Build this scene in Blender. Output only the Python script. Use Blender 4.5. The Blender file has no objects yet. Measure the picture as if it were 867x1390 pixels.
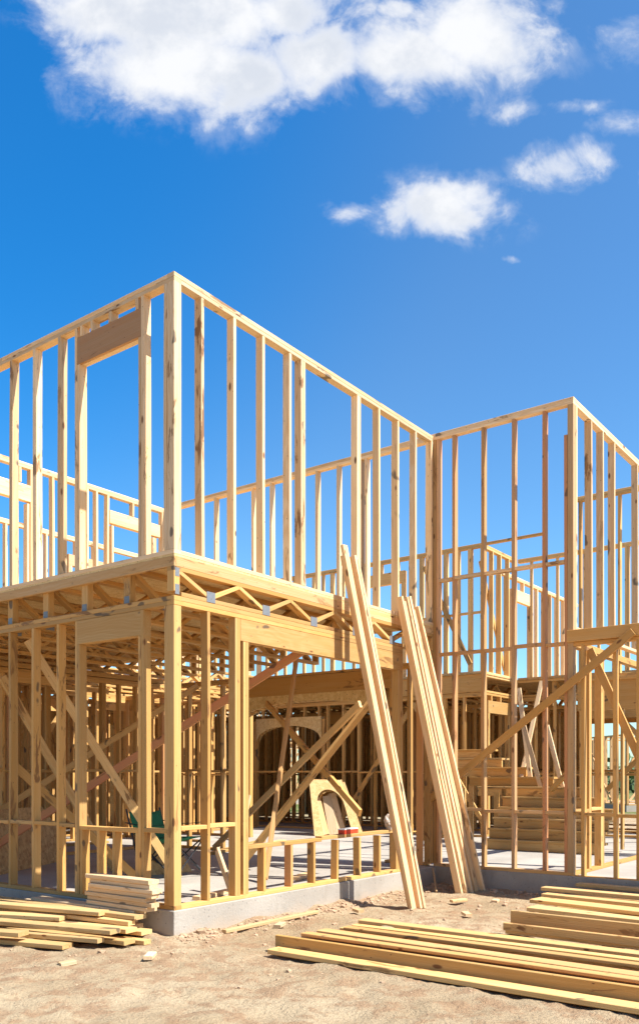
import bpy, math, random
from mathutils import Vector, Matrix, noise
random.seed(7)
R = math.radians
scene = bpy.context.scene
COL = scene.collection

# ------------------------------------------------------------------ helpers
class Geo:
    """collects boards / prisms; build() links them as ONE mesh object"""
    def __init__(s):
        s.v = []; s.f = []; s.bc = []; s.tint = []; s.smooth = False
    def raw(s, verts, faces, bc=None, tint=None):
        n = len(s.v)
        s.v += [tuple(p) for p in verts]
        s.f += [tuple(i + n for i in f) for f in faces]
        s.bc += [tuple(p) for p in (bc if bc else verts)]
        t = tint if tint else (.30 + .7 * random.random(), .8 * random.random(), 0.0)
        s.tint += [t] * len(verts)
    def board(s, p0, p1, w, t, up=(0, 0, 1), ch=0.003, tint=None, bow=0.0, seg=1, ends=(0, 0)):
        """timber from p0 to p1 (centre line), w measured along `up` (made square to the axis), t across"""
        p0 = Vector(p0); p1 = Vector(p1)
        ax = (p1 - p0); L = ax.length; ax.normalize()
        up = Vector(up); wd = (up - ax * up.dot(ax)).normalized(); td = ax.cross(wd)
        a, b = w / 2, t / 2
        ring = [(-a + ch, -b), (a - ch, -b), (a, -b + ch), (a, b - ch), (a - ch, b), (-a + ch, b), (-a, b - ch), (-a, -b + ch)]
        verts = []; bc = []
        off = (random.uniform(-50, 50), random.uniform(-3, 3), random.uniform(-3, 3))
        for k in range(seg + 1):
            q = k / seg
            c = p0.lerp(p1, q) + wd * (bow * math.sin(math.pi * q))
            for (x, y) in ring:
                verts.append(c + wd * x + td * y)
                bc.append((q * L + off[0], x + off[1], y + off[2]))
        faces = []
        for k in range(seg):
            for i in range(8):
                j = (i + 1) % 8
                faces.append((k * 8 + i, k * 8 + j, (k + 1) * 8 + j, (k + 1) * 8 + i))
        faces.append(tuple(reversed(range(8)))); faces.append(tuple(range(seg * 8, seg * 8 + 8)))
        s.raw(verts, faces, bc, tint)
        return s
    def box(s, lo, hi, axis=None, tint=None, ch=0.003, jit=0.0, bow=0.0):
        """axis-aligned timber lo..hi, grain along its longest side unless axis is given"""
        d = [hi[i] - lo[i] for i in range(3)]
        if axis is None: axis = d.index(max(d))
        c = [(hi[i] + lo[i]) / 2 for i in range(3)]
        p0 = list(c); p1 = list(c); p0[axis] = lo[axis]; p1[axis] = hi[axis]
        if jit:
            for i in range(3):
                if i != axis: p1[i] += random.uniform(-jit, jit); p0[i] += random.uniform(-jit, jit) * .5
        oth = [i for i in range(3) if i != axis]; wi, ti = oth
        up = [0, 0, 0]; up[wi] = 1
        return s.board(p0, p1, d[wi], d[ti], up, ch=min(ch, min(d) * .2), tint=tint, bow=bow, seg=4 if bow else 1)
    def prism(s, outline, origin, ex, ey, ez, depth, tint=None):
        """extrude a 2D outline (list of (x,y)) given axes, thickness depth along ez"""
        o = Vector(origin); ex = Vector(ex); ey = Vector(ey); ez = Vector(ez)
        n = len(outline)
        v = [o + ex * x + ey * y for x, y in outline] + [o + ex * x + ey * y + ez * depth for x, y in outline]
        f = [tuple(range(n)), tuple(reversed(range(n, 2 * n)))]
        f += [(i, n + i, n + (i + 1) % n, (i + 1) % n) for i in range(n)]
        s.raw(v, f, [tuple(p) for p in v], tint)
        return s
    def tube(s, pts, r, seg=8, tint=None):
        pts = [Vector(p) for p in pts]; verts = []; faces = []
        for k, p in enumerate(pts):
            a = pts[max(k - 1, 0)]; b = pts[min(k + 1, len(pts) - 1)]
            d = (b - a).normalized(); up = Vector((0, 0, 1)) if abs(d.z) < .9 else Vector((1, 0, 0))
            x = d.cross(up).normalized(); y = d.cross(x)
            for i in range(seg):
                an = 2 * math.pi * i / seg; verts.append(p + x * (r * math.cos(an)) + y * (r * math.sin(an)))
        for k in range(len(pts) - 1):
            for i in range(seg):
                j = (i + 1) % seg; faces.append((k * seg + i, k * seg + j, (k + 1) * seg + j, (k + 1) * seg + i))
        faces.append(tuple(reversed(range(seg)))); faces.append(tuple(range((len(pts) - 1) * seg, len(pts) * seg)))
        s.raw(verts, faces, None, tint); return s
    def build(s, name, mat, parent=None, origin=(0, 0, 0), label=None, kind=None):
        me = bpy.data.meshes.new(name)
        o = Vector(origin)
        me.from_pydata([tuple(Vector(p) - o) for p in s.v], [], s.f)
        a = me.attributes.new('bc', 'FLOAT_VECTOR', 'POINT'); a.data.foreach_set('vector', [c for p in s.bc for c in p])
        a = me.attributes.new('tint', 'FLOAT_VECTOR', 'POINT'); a.data.foreach_set('vector', [c for p in s.tint for c in p])
        if mat: me.materials.append(mat)
        me.validate(); me.update()
        import bmesh
        bm = bmesh.new(); bm.from_mesh(me); bmesh.ops.recalc_face_normals(bm, faces=bm.faces); bm.to_mesh(me); bm.free()
        if s.smooth:
            for p in me.polygons: p.use_smooth = True
        ob = bpy.data.objects.new(name, me); COL.objects.link(ob)
        ob.location = o
        if parent: ob.parent = parent
        if label: ob['label'] = label
        if kind: ob['kind'] = kind
        return ob

def tag(o, label=None, cat=None, group=None, kind=None):
    if label: o['label'] = label
    if cat: o['category'] = cat
    if group: o['group'] = group
    if kind: o['kind'] = kind
    return o
def empty(name, loc=(0, 0, 0), rz=0, parent=None):
    o = bpy.data.objects.new(name, None); COL.objects.link(o); o.location = loc; o.rotation_euler = (0, 0, rz)
    o.empty_display_size = .2
    if parent: o.parent = parent
    return o

# ------------------------------------------------------------------ materials
def new_mat(name):
    m = bpy.data.materials.new(name); m.use_nodes = True
    nt = m.node_tree; nt.nodes.clear()
    out = nt.nodes.new('ShaderNodeOutputMaterial'); b = nt.nodes.new('ShaderNodeBsdfPrincipled')
    nt.links.new(b.outputs[0], out.inputs[0])
    return m, nt, b
class N:
    def __init__(s, nt): s.nt = nt
    def link(s, a, b): s.nt.links.new(a, b)
    def put(s, sock, val):
        if hasattr(val, 'links') or hasattr(val, 'is_linked'): s.nt.links.new(val, sock)
        elif val is not None: sock.default_value = val
    def math(s, op, a, b=None, c=None, clamp=False):
        n = s.nt.nodes.new('ShaderNodeMath'); n.operation = op; n.use_clamp = clamp
        s.put(n.inputs[0], a); s.put(n.inputs[1], b)
        if c is not None: s.put(n.inputs[2], c)
        return n.outputs[0]
    def vmath(s, op, a, b=None):
        n = s.nt.nodes.new('ShaderNodeVectorMath'); n.operation = op
        s.put(n.inputs[0], a); s.put(n.inputs[1], b)
        return n.outputs['Value'] if op in ('LENGTH', 'DOT_PRODUCT') else n.outputs[0]
    def mix(s, f, a, b, mode='MIX'):
        n = s.nt.nodes.new('ShaderNodeMix'); n.data_type = 'RGBA'; n.blend_type = mode
        s.put(n.inputs[0], f); s.put(n.inputs[6], a); s.put(n.inputs[7], b)
        return n.outputs[2]
    def noise(s, vec, scale, detail=3, rough=.5, dist=0):
        n = s.nt.nodes.new('ShaderNodeTexNoise'); s.put(n.inputs['Vector'], vec)
        n.inputs['Scale'].default_value = scale; n.inputs['Detail'].default_value = detail
        n.inputs['Roughness'].default_value = rough; n.inputs['Distortion'].default_value = dist
        return n.outputs[0]
    def voro(s, vec, scale, feature='F1', rnd=1):
        n = s.nt.nodes.new('ShaderNodeTexVoronoi'); n.feature = feature; s.put(n.inputs['Vector'], vec)
        n.inputs['Scale'].default_value = scale; n.inputs['Randomness'].default_value = rnd
        return n
    def ramp(s, f, lo, hi, smooth=True):
        n = s.nt.nodes.new('ShaderNodeMapRange'); n.interpolation_type = 'SMOOTHSTEP' if smooth else 'LINEAR'
        s.put(n.inputs[0], f); s.put(n.inputs[1], lo); s.put(n.inputs[2], hi)
        return n.outputs[0]
    def sep(s, v):
        n = s.nt.nodes.new('ShaderNodeSeparateXYZ'); s.put(n.inputs[0], v); return n.outputs
    def comb(s, x, y, z):
        n = s.nt.nodes.new('ShaderNodeCombineXYZ'); s.put(n.inputs[0], x); s.put(n.inputs[1], y); s.put(n.inputs[2], z)
        return n.outputs[0]
    def bump(s, h, strength, dist, b):
        n = s.nt.nodes.new('ShaderNodeBump'); n.inputs['Strength'].default_value = strength; n.inputs['Distance'].default_value = dist
        s.put(n.inputs['Height'], h); s.link(n.outputs[0], b.inputs['Normal'])
    def attr(s, name):
        n = s.nt.nodes.new('ShaderNodeAttribute'); n.attribute_name = name; return n.outputs['Vector']
    def geo(s, k='Position'):
        return s.nt.nodes.new('ShaderNodeNewGeometry').outputs[k]

def wood(name='lumber', base=(.84, .67, .455), late=(.60, .335, .125), stain=.8, lo=.57, lo2=.56):
    m, nt, b = new_mat(name); n = N(nt)
    bc = n.attr('bc'); ti = n.sep(n.attr('tint'))
    x, y, z = n.sep(bc)
    # wandering of the grain along the board
    wob = n.noise(n.comb(n.math('MULTIPLY', x, .9), n.math('MULTIPLY', y, 2.5), n.math('MULTIPLY', z, 2.5)), 1.0, 3, .55)
    kv = n.voro(n.comb(n.math('MULTIPLY', x, 1.0), n.math('MULTIPLY', y, 2.6), n.math('MULTIPLY', z, 2.6)), 3.1)
    kd = kv.outputs['Distance']
    ksz = n.math('MULTIPLY', n.sep(kv.outputs['Color'])[0], .20)
    ksz = n.math('MAXIMUM', n.math('SUBTRACT', ksz, .035), .0)
    knot = n.math('SUBTRACT', 1.0, n.ramp(kd, n.math('MULTIPLY', ksz, .55), n.math('ADD', ksz, .012)))
    around = n.math('SUBTRACT', 1.0, n.ramp(kd, 0.0, .28))
    # growth rings: distance from a pith that lies off the board
    rv = n.comb(0.0, n.math('ADD', y, n.math('MULTIPLY', n.math('SUBTRACT', wob, .5), .10)),
                n.math('ADD', z, n.math('MULTIPLY', ti[1], .06)))
    rad = n.vmath('LENGTH', rv)
    rad = n.math('ADD', rad, n.math('MULTIPLY', around, .012))
    ring = n.math('SINE', n.math('MULTIPLY', rad, 620.0))
    ring = n.math('MULTIPLY_ADD', ring, .5, .5)
    fib = n.noise(n.comb(n.math('MULTIPLY', x, 2.2), n.math('MULTIPLY', y, 90), n.math('MULTIPLY', z, 90)), 1.0, 4, .6)
    broad = n.noise(n.comb(n.math('MULTIPLY', x, .8), n.math('MULTIPLY', y, 12), n.math('MULTIPLY', z, 12)), 1.0, 3, .55)
    g = n.math('ADD', n.math('MULTIPLY', ring, .38), n.math('MULTIPLY', n.ramp(fib, .3, .75), .62))
    col = n.mix(n.math('MULTIPLY', g, .74), (*base, 1), (*late, 1))
    # board to board differences
    hue = n.math('ADD', n.math('MULTIPLY', ti[0], .72), n.math('MULTIPLY', n.ramp(broad, .3, .7), .30), clamp=True)
    col = n.mix(n.math('MULTIPLY', hue, .85), col, (.68, .345, .08, 1))
    val = n.math('MULTIPLY_ADD', ti[1], .46, .60)
    col = n.mix(1.0, col, n.comb(val, val, val), 'MULTIPLY')
    col = n.mix(n.math('MULTIPLY', ti[2], n.math('MULTIPLY_ADD', n.ramp(broad, .25, .75), .6, .5)), col, (.56, .22, .115, 1))
    # knots
    col = n.mix(n.math('MULTIPLY', n.math('MULTIPLY', n.ramp(around, .45, 1), .5), n.ramp(ksz, .0, .03)), col, (.50, .26, .085, 1))
    col = n.mix(n.math('MULTIPLY', knot, .88), col, (.13, .050, .018, 1))
    # weather stains, wane and bark, only on some boards
    st = n.noise(n.comb(n.math('MULTIPLY', x, 2.0), n.math('MULTIPLY', y, 9), n.math('MULTIPLY', z, 9)), 1.0, 5, .65, .6)
    st2 = n.noise(n.comb(n.math('MULTIPLY', x, .55), 3.3, 1.7), 1.0, 1, .5)
    sm = n.math('MULTIPLY', n.ramp(st, lo, lo + .07), n.ramp(st2, lo2, lo2 + .08))
    col = n.mix(n.math('MULTIPLY', sm, stain), col, (.20, .095, .035, 1))
    # nail heads / pin knots
    pv = n.voro(n.comb(n.math('MULTIPLY', x, 1.0), n.math('MULTIPLY', y, 1.7), n.math('MULTIPLY', z, 1.7)), 9.0)
    pin = n.math('MULTIPLY', n.math('LESS_THAN', pv.outputs['Distance'], .065), n.math('GREATER_THAN', n.sep(pv.outputs['Color'])[1], .3))
    col = n.mix(n.math('MULTIPLY', pin, .75), col, (.12, .06, .03, 1))
    # grey-black lumber-yard smudges
    dk = n.noise(n.comb(n.math('MULTIPLY', x, 3.2), n.math('MULTIPLY', y, 5), n.math('MULTIPLY', z, 5)), 1.0, 2, .5)
    col = n.mix(n.math('MULTIPLY', n.ramp(dk, .68, .72), .75), col, (.05, .045, .042, 1))
    n.link(col, b.inputs['Base Color'])
    b.inputs['Roughness'].default_value = .62
    b.inputs['Specular IOR Level'].default_value = .28
    n.bump(g, .25, .0015, b)
    return m
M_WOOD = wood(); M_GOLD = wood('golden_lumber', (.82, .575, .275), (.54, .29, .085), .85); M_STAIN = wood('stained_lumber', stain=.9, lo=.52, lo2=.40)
M_OLD = wood('weathered_lumber', (.60, .43, .24), (.42, .26, .12), .7)

def osb(name='strand_board', a_=(.66, .44, .19, 1), c_=(.38, .20, .065, 1)):
    m, nt, b = new_mat(name); n = N(nt)
    p = n.attr('bc')
    warp = n.noise(p, 9, 2)
    pv = n.vmath('ADD', p, n.comb(n.math('MULTIPLY', warp, .05), n.math('MULTIPLY', warp, -.04), 0.0))
    v1 = n.voro(n.vmath('MULTIPLY', pv, (14, 30, 18)), 1.0); v2 = n.voro(n.vmath('MULTIPLY', pv, (34, 13, 26)), 1.0)
    a = n.sep(v1.outputs['Color'])[0]; c = n.sep(v2.outputs['Color'])[1]
    f = n.math('MULTIPLY_ADD', a, .55, n.math('MULTIPLY', c, .45))
    col = n.mix(f, a_, c_)
    col = n.mix(n.ramp(n.noise(p, 60, 3), .60, .72), col, (.20, .10, .035, 1))
    n.link(col, b.inputs['Base Color']); b.inputs['Roughness'].default_value = .65
    n.bump(f, .35, .003, b)
    return m
M_OSB = osb(); M_OSB2 = osb('bounce_lit_strand_board', (.80, .60, .29, 1), (.62, .40, .15, 1))  # lighter board: bounce light on arches and sheathing put into its colour

def concrete():
    m, nt, b = new_mat('concrete'); n = N(nt)
    p = n.geo(); big = n.noise(p, 1.1, 5, .6); fine = n.noise(p, 45, 5, .65)
    col = n.mix(n.ramp(big, .3, .72), (.30, .27, .23, 1), (.41, .375, .325, 1))
    col = n.mix(n.math('MULTIPLY', n.ramp(fine, .35, .75), .35), col, (.30, .265, .23, 1))
    z = n.sep(p)[2]
    splash = n.math('MULTIPLY', n.math('SUBTRACT', 1.0, n.ramp(n.math('ADD', z, n.math('MULTIPLY', n.noise(p, 5, 4), .16)), -.18, -.04)), .6)
    col = n.mix(splash, col, (.44, .33, .23, 1))          # mud splashed on the footing
    pv = n.voro(p, 26); pit = n.math('LESS_THAN', pv.outputs['Distance'], .2)
    seam = n.math('SUBTRACT', 1.0, n.ramp(n.math('ABSOLUTE', n.math('ADD', z, n.math('MULTIPLY_ADD', n.noise(p, 1.2, 3), .02, .118))), .002, .006))
    vert = n.math('GREATER_THAN', n.math('SUBTRACT', 1.0, n.math('ABSOLUTE', n.sep(n.geo('Normal'))[2])), .5)
    seam = n.math('MULTIPLY', seam, vert)
    run = n.noise(n.vmath('MULTIPLY', p, (5, 5, 2.2)), 1.0, 5, .65)
    col = n.mix(n.math('MULTIPLY', n.math('MULTIPLY', n.ramp(run, .5, .7), .45), vert), col, (.24, .21, .17, 1))
    pit = n.math('MULTIPLY', pit, n.math('GREATER_THAN', n.sep(pv.outputs['Color'])[0], .72))
    col = n.mix(n.math('MULTIPLY', pit, .5), col, (.16, .15, .14, 1))
    n.link(col, b.inputs['Base Color']); b.inputs['Roughness'].default_value = .85
    n.bump(n.math('SUBTRACT', fine, n.math('MULTIPLY', pit, .6)), .6, .008, b)
    return m
M_CONC = concrete()

def ground_mat():
    m, nt, b = new_mat('sandy_soil'); n = N(nt)
    p = n.geo(); x, y, z = n.sep(p)
    a = n.noise(p, .7, 5, .6); c = n.noise(p, 5.5, 6, .68); d = n.noise(p, 38, 5, .7)
    col = n.mix(n.ramp(a, .3, .7), (.36, .265, .16, 1), (.49, .385, .25, 1))
    col = n.mix(n.math('MULTIPLY', n.ramp(c, .46, .60), .7), col, (.33, .20, .115, 1))
    col = n.mix(n.math('MULTIPLY', n.ramp(d, .52, .70), .42), col, (.20, .125, .07, 1))
    far = n.math('ADD', y, n.math('MULTIPLY', n.noise(p, .09, 4, .6), 22))
    gm = n.ramp(far, 36, 46)
    gr = n.mix(n.ramp(n.noise(p, .35, 5, .65), .35, .65), (.075, .12, .03, 1), (.21, .20, .085, 1))
    col = n.mix(gm, col, gr)
    n.link(col, b.inputs['Base Color']); b.inputs['Roughness'].default_value = .95
    b.inputs['Specular IOR Level'].default_value = .1
    n.bump(n.math('ADD', n.math('MULTIPLY', c, .7), n.math('MULTIPLY', d, .6)), 1.0, .05, b)
    return m
M_GROUND = ground_mat()

def plain(name, col, rough=.6, metal=0, var=.15, scale=20, bump=0):
    m, nt, b = new_mat(name); n = N(nt)
    p = n.nt.nodes.new('ShaderNodeTexCoord').outputs['Object']
    f = n.noise(p, scale, 4, .6)
    dark = tuple(c * (1 - var) for c in col) + (1,); lite = tuple(min(1, c * (1 + var)) for c in col) + (1,)
    n.link(n.mix(f, dark, lite), b.inputs['Base Color'])
    b.inputs['Roughness'].default_value = rough; b.inputs['Metallic'].default_value = metal
    if bump: n.bump(f, bump, .01, b)
    return m
M_PLATE = plain('galvanised_steel', (.20, .215, .235), .55, .3, .7, 160)
M_GREEN = plain('green_canvas', (.012, .16, .075), .8, 0, .25, 60, .2)
M_DARKGREEN = plain('dark_green_canvas', (.01, .05, .04), .8, 0, .25, 60, .2)
M_BLACK = plain('black_steel_tube', (.012, .013, .018), .45)
M_RED = plain('red_card', (.62, .055, .015), .6)
M_WHITECARD = plain('white_card', (.78, .76, .72), .6)
M_FILM = plain('clear_film', (.48, .40, .33), .3, 0, .1, 30, .5)
M_PEBBLE = plain('dry_soil_clod', (.42, .28, .175), .95, 0, .35, 30, .6)
M_LEAF = plain('shrub_leaf', (.062, .105, .03), .8, 0, .5, .8)
M_BARK = plain('bark', (.14, .095, .06), .9, 0, .3, 12, .4)

# ------------------------------------------------------------------ house frame
CORNER = (-1.27, 7.5, 0.0); ROT = math.atan2(.8004, .5995)
def world(u, v, z):
    c, s = math.cos(ROT), math.sin(ROT)
    return Vector((CORNER[0] + c * u - s * v, CORNER[1] + s * u + c * v, z))
house = empty('timber_frame_house', CORNER, ROT)
tag(house, 'two-storey house of bare pale timber framing on a concrete slab, filling the picture', 'house')

PINK = .75
class Wall:
    """one framed wall: axis 'U' runs along u at v = c, axis 'V' runs along v at u = c; body c .. c + .089"""
    def __init__(s, axis, c, fine=True, label=None):
        s.a = axis; s.c = c; s.fine = fine
        s.root = empty('stud_wall', (0, 0, 0), 0, house); s.mat = None
        if label: s.root['label'] = label
        s.bulk = Geo()
    def lohi(s, s0, s1, z0, z1, d0, d1):
        if s.a == 'U': return (s0, s.c + d0, z0), (s1, s.c + d1, z1)
        return (s.c + d0, s0, z0), (s.c + d1, s1, z1)
    def piece(s, name, s0, s1, z0, z1, d0=0.0, d1=.089, mat=None, pink=0, jit=0, axis=None, label=None, fine=None, tint=None):
        lo, hi = s.lohi(s0, s1, z0, z1, d0, d1)
        fine = s.fine if fine is None else fine
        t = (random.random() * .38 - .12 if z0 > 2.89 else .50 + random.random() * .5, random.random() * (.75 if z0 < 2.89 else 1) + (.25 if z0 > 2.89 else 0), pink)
        t = tint or t
        if fine:
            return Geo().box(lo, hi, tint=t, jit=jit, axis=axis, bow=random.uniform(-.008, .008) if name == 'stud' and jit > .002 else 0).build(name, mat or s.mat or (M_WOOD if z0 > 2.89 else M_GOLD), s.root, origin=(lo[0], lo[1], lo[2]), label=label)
        s.bulk.box(lo, hi, tint=t, jit=jit, axis=axis)
    def stud(s, at, z0, z1, n=1, side=1, pink=0, name='stud', **k):
        """n studs whose outer faces start at `at` and go towards +side"""
        for i in range(n):
            a = at + side * i * .0385; b = a + side * .038
            s.piece(name, min(a, b), max(a, b), z0, z1, 0.0, .089, jit=.004 if n == 1 else .0015, pink=pink * random.uniform(.3, 1) if pink else (random.random() < .06) * .45, **k)
    def block_row(s, studs, z, name='blocking', d0=.0, d1=.089, pink=0):
        ss = sorted(studs)
        for a, b in zip(ss, ss[1:]):
            if b[0] - a[1] > .05:
                j = random.uniform(-.012, .012)
                s.piece(name, a[1], b[0], z + j - .019, z + j + .019, d0, d1, pink=pink)
    def finish(s, name='stud'):
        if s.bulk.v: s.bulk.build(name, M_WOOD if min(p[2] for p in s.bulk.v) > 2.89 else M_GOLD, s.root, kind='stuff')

ZB = .038          # top of sole plate
Z1 = 2.68          # underside of lower top plates
ZT0 = 2.765        # bottom of floor trusses
ZD = 3.13          # top of deck
Z2 = 5.52          # underside of upper top plates
ZTOP = 5.60

# ---- foundation / slab -------------------------------------------------------
def slab():
    g = Geo()
    # L shaped plan with a small jog where the porch footing steps out
    pts = [(-.012, -.012), (2.49, -.012), (2.49, -.030), (4.578, -.030), (4.578, -7.0), (13.2, -7.0), (13.2, 11), (-.012, 11)]
    n = len(pts); zt = -.001; zb = -.75
    g.raw([(x, y, zt) for x, y in pts] + [(x, y, zb) for x, y in pts],
          [tuple(range(n)), tuple(reversed(range(n, 2 * n)))] + [(i, (i + 1) % n, n + (i + 1) % n, n + i) for i in range(n)])
    o = g.build('foundation_slab', M_CONC, house)
    bv = o.modifiers.new('b', 'BEVEL'); bv.width = .012; bv.segments = 2
slab()

# ================= left block, wall A (u = 0, faces left) ======================
A1 = Wall('V', 0.0, label='lower stud wall on the left with a window opening beside the corner post')
A1.piece('sole_plate', 0.0, 5.15, 0.0, ZB)
A1.piece('top_plate', .0895, 2.9, Z1 + .002, Z1 + .042); A1.piece('top_plate', 2.901, 5.15, Z1 + .002, Z1 + .042)
A1.piece('top_plate', 0.0, 3.6, Z1 + .0425, ZT0 - .001); A1.piece('top_plate', 3.601, 5.15, Z1 + .0425, ZT0 - .001)
sA = []
def addA(at, n=1, z0=ZB, z1=Z1, rec=True, **k):
    A1.stud(at, z0, z1, n, -1, **k)
    if rec: sA.append((at - .0385 * n, at))
addA(.1285, 1); A1.piece('stud', .0, .0885, ZB, Z1, jit=.001)      # corner post, solid
sA.append((0, .089))
addA(.430, 1); A1.stud(.4685, ZB, 2.45, 1, -1); sA.append((.392, .4685))
addA(1.383, 1); A1.stud(1.3445, ZB, 2.45, 1, -1); sA.append((1.306, 1.383))
for a in (1.662, 2.075, 2.487, 2.90, 3.31, 3.72, 4.13, 4.54, 4.95): addA(a)
A1.piece('header', .3925, 1.3445, 2.452, Z1, .001, .088, label='window header with a dark branching stain')
A1.piece('sill', .4695, 1.3055, .660, .698)
for a in (.5075, .83, 1.05, 1.3045): A1.stud(a, ZB, .6595, 1, -1, name='cripple_stud')
A1.block_row([s for s in sA if s[0] > 1.3], .70); A1.block_row([(0, .09), (.392, .43)], .70)

# wall A upper
A2 = Wall('V', 0.0, label='upper stud wall on the left with a framed opening')
A2.piece('sole_plate', 0.0, 5.15, ZD + .001, ZD + .04)
A2.piece('top_plate', .0, 3.9, Z2, Z2 + .0395); A2.piece('top_plate', .0895, 2.6, Z2 + .040, ZTOP); A2.piece('top_plate', 2.601, 5.15, Z2 + .040, ZTOP)
u0 = ZD + .041
for a in (1.65, 2.05, 2.461, 2.87, 3.28, 3.69, 4.10, 4.51, 4.92): A2.stud(a, u0, Z2, 1, -1)
A2.stud(.1285, u0, Z2, 1, -1); A2.piece('stud', .0, .0885, u0, Z2)
A2.stud(.430, u0, Z2, 1, -1); A2.stud(.4685, u0, 5.158, 1, -1)
A2.stud(1.383, u0, Z2, 1, -1); A2.stud(1.3445, u0, 5.158, 1, -1)
A2.piece('header', .4315, 1.3435, 5.16, 5.42, .001, .030, label='header board over the upper opening, shade painted into its brown', tint=(.7, -.25, .25))  # shade on this outer face is put into a darker, browner tint
A2.piece('header', .4315, 1.3435, 5.16, 5.42, .0305, .088)
for a in (.505, .88, 1.14, 1.30): A2.stud(a, 5.421, Z2, 1, -1, name='cripple_stud')

# ================= left block, wall B (v = 0, faces right) =====================
B1 = Wall('U', 0.0, label='lower stud wall on the sunny side with a wide low opening')
B1.piece('sole_plate', .0895, 3.83, 0.0, ZB)
B1.piece('top_plate', .0, 2.35, Z1 + .002, Z1 + .042); B1.piece('top_plate', 2.351, 3.83, Z1 + .002, Z1 + .042)
B1.piece('top_plate', .0895, 3.83, Z1 + .0425, ZT0 - .001)
B1.stud(.448, ZB, Z1, 1, -1); B1.stud(.8645, ZB, Z1, 2, -1); B1.stud(.9035, ZB, 2.468, 2, 1)
B1.piece('header', .8655, 3.83, 2.47, Z1, .001, .043, label='long deep header over the wide opening'); B1.piece('header', .8655, 3.83, 2.47, Z1, .0435, .088)
B1.stud(3.715, ZB, 2.468, 3, 1)
B1.stud(4.30, ZB, Z1, 1, 1); B1.stud(4.5, ZB, Z1, 2, 1)
B1.piece('sill', .981, 2.16, .470, .508); B1.piece('sill', 2.161, 3.714, .486, .524, label='sill board sitting slightly higher than its neighbour')
for a in (1.237, 1.67, 2.05, 2.914, 3.33): B1.stud(a, ZB, .4695, 1, -1, name='cripple_stud')
B1.stud(2.478, ZB, .4695, 1, -1, name='cripple_stud'); B1.stud(3.713, ZB, .4695, 1, -1, name='cripple_stud')
B1.block_row([(0.03, .09), (.41, .448), (.7875, .9)], .72)

B2 = Wall('U', 0.0, label='upper stud wall on the sunny side')
B2.piece('sole_plate', .0895, 4.585, ZD + .001, ZD + .04)
B2.piece('top_plate', .0895, 4.585, Z2, Z2 + .0395); B2.piece('top_plate', .0, 4.585, Z2 + .040, ZTOP)
B2.stud(.381, u0, Z2, 1, -1, mat=M_STAIN, label='stud with dark brown stains below its top')
for a in (.806, 1.226, 1.645, 2.914, 3.318, 3.75, 4.175, 4.575): B2.stud(a, u0, Z2, 1, -1)
B2.stud(1.80, u0, Z2, 2, 1, label='stained brown stud', mat=M_STAIN); B2.stud(2.8755, u0, Z2, 1, -1)

# ---- deck between the storeys -----------------------------------------------
deck = empty('floor_deck', (0, 0, 0), 0, house); deck['label'] = 'open web floor trusses carrying strand board'
def deckpiece(name, g, mat=M_WOOD, **k): return g.build(name, mat, deck, **k)
g = Geo(); g.raw([(.002, .002, ZD - .018), (4.585, .002, ZD - .018), (4.585, 5.15, ZD - .018), (.002, 5.15, ZD - .018),
                  (.002, .002, ZD), (4.585, .002, ZD), (4.585, 5.15, ZD), (.002, 5.15, ZD)],
                 [(0, 1, 2, 3), (4, 5, 6, 7), (0, 1, 5, 4), (1, 2, 6, 5), (2, 3, 7, 6), (3, 0, 4, 7)])
deckpiece('subfloor', g, M_OSB2)
deckpiece('rim_board', Geo().box((0, .0, 3.022), (.038, 2.9, 3.111)).box((0, 2.901, 3.022), (.038, 5.15, 3.111)))
deckpiece('rim_board', Geo().box((.0385, .0, 3.022), (2.44, .038, 3.111)).box((2.441, .0, 3.022), (4.585, .038, 3.111)))
def truss(v, front=False, z0=ZT0, x0=.04, x1=4.58, w=.089, parent=deck, plates=True):
    g = Geo(); t = .038
    zt = 3.111 if not front else 3.0215
    top = zt - t
    g.box((x0, v, top), (x1, v + w, zt)); g.box((x0 if not front else .09, v, z0), (x1, v + w, z0 + t))
    g.box((x0, v, z0 + t), (x0 + .07, v + w, top))
    g.box((x1 - .04, v, z0 + t), (x1, v + w, top))
    step = .39; x = x0 + .07; up = False
    k = 0
    bot = []
    vc = v + w / 2
    while x + step < x1 - .05:
        a = (x, vc, top - .005) if k % 2 == 0 else (x, vc, z0 + t + .005)
        b = (x + step, vc, z0 + t + .005) if k % 2 == 0 else (x + step, vc, top - .005)
        g.board(a, b, w * .98, .038, (0, 1, 0))
        if k % 2 == 0: bot.append(x + step)
        x += step; k += 1
    o = g.build('floor_truss', M_GOLD, parent)
    if plates:
        for bx in bot[:1] if not front else bot:
            h = Geo(); h.box((bx - .055, v - .0025, z0 + .004), (bx + .055, v - .0002, z0 + .10), ch=.0003); h.build('nail_plate', M_PLATE, o)
        h = Geo()
        h.box((x0 - .0022, v + .01, z0 + .01), (x0 - .0002, v + w - .01, z0 + .075), ch=.0003)
        if not front: h.build('nail_plate', M_PLATE, o)
    return o
tf = truss(0.0, front=True, x0=.0, x1=4.58)
h = Geo(); h.box((.012, -.0025, ZT0 + .17), (.062, -.0002, ZT0 + .245), ch=.0003); h.build('nail_plate', M_PLATE, tf)
h = Geo(); h.box((.012, -.0025, ZT0 + .012), (.062, -.0002, ZT0 + .10), ch=.0003); h.build('nail_plate', M_PLATE, tf)
for v in (.62, 1.235, 1.85, 2.46, 3.07, 3.68, 4.29, 4.90): truss(v, x0=.0385)
# trusses further back over the rear rooms
for v in (5.5, 6.1, 6.7, 7.3, 7.9, 8.6, 9.3, 10.0): truss(v, x0=.0385, x1=9.5, plates=False)

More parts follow.
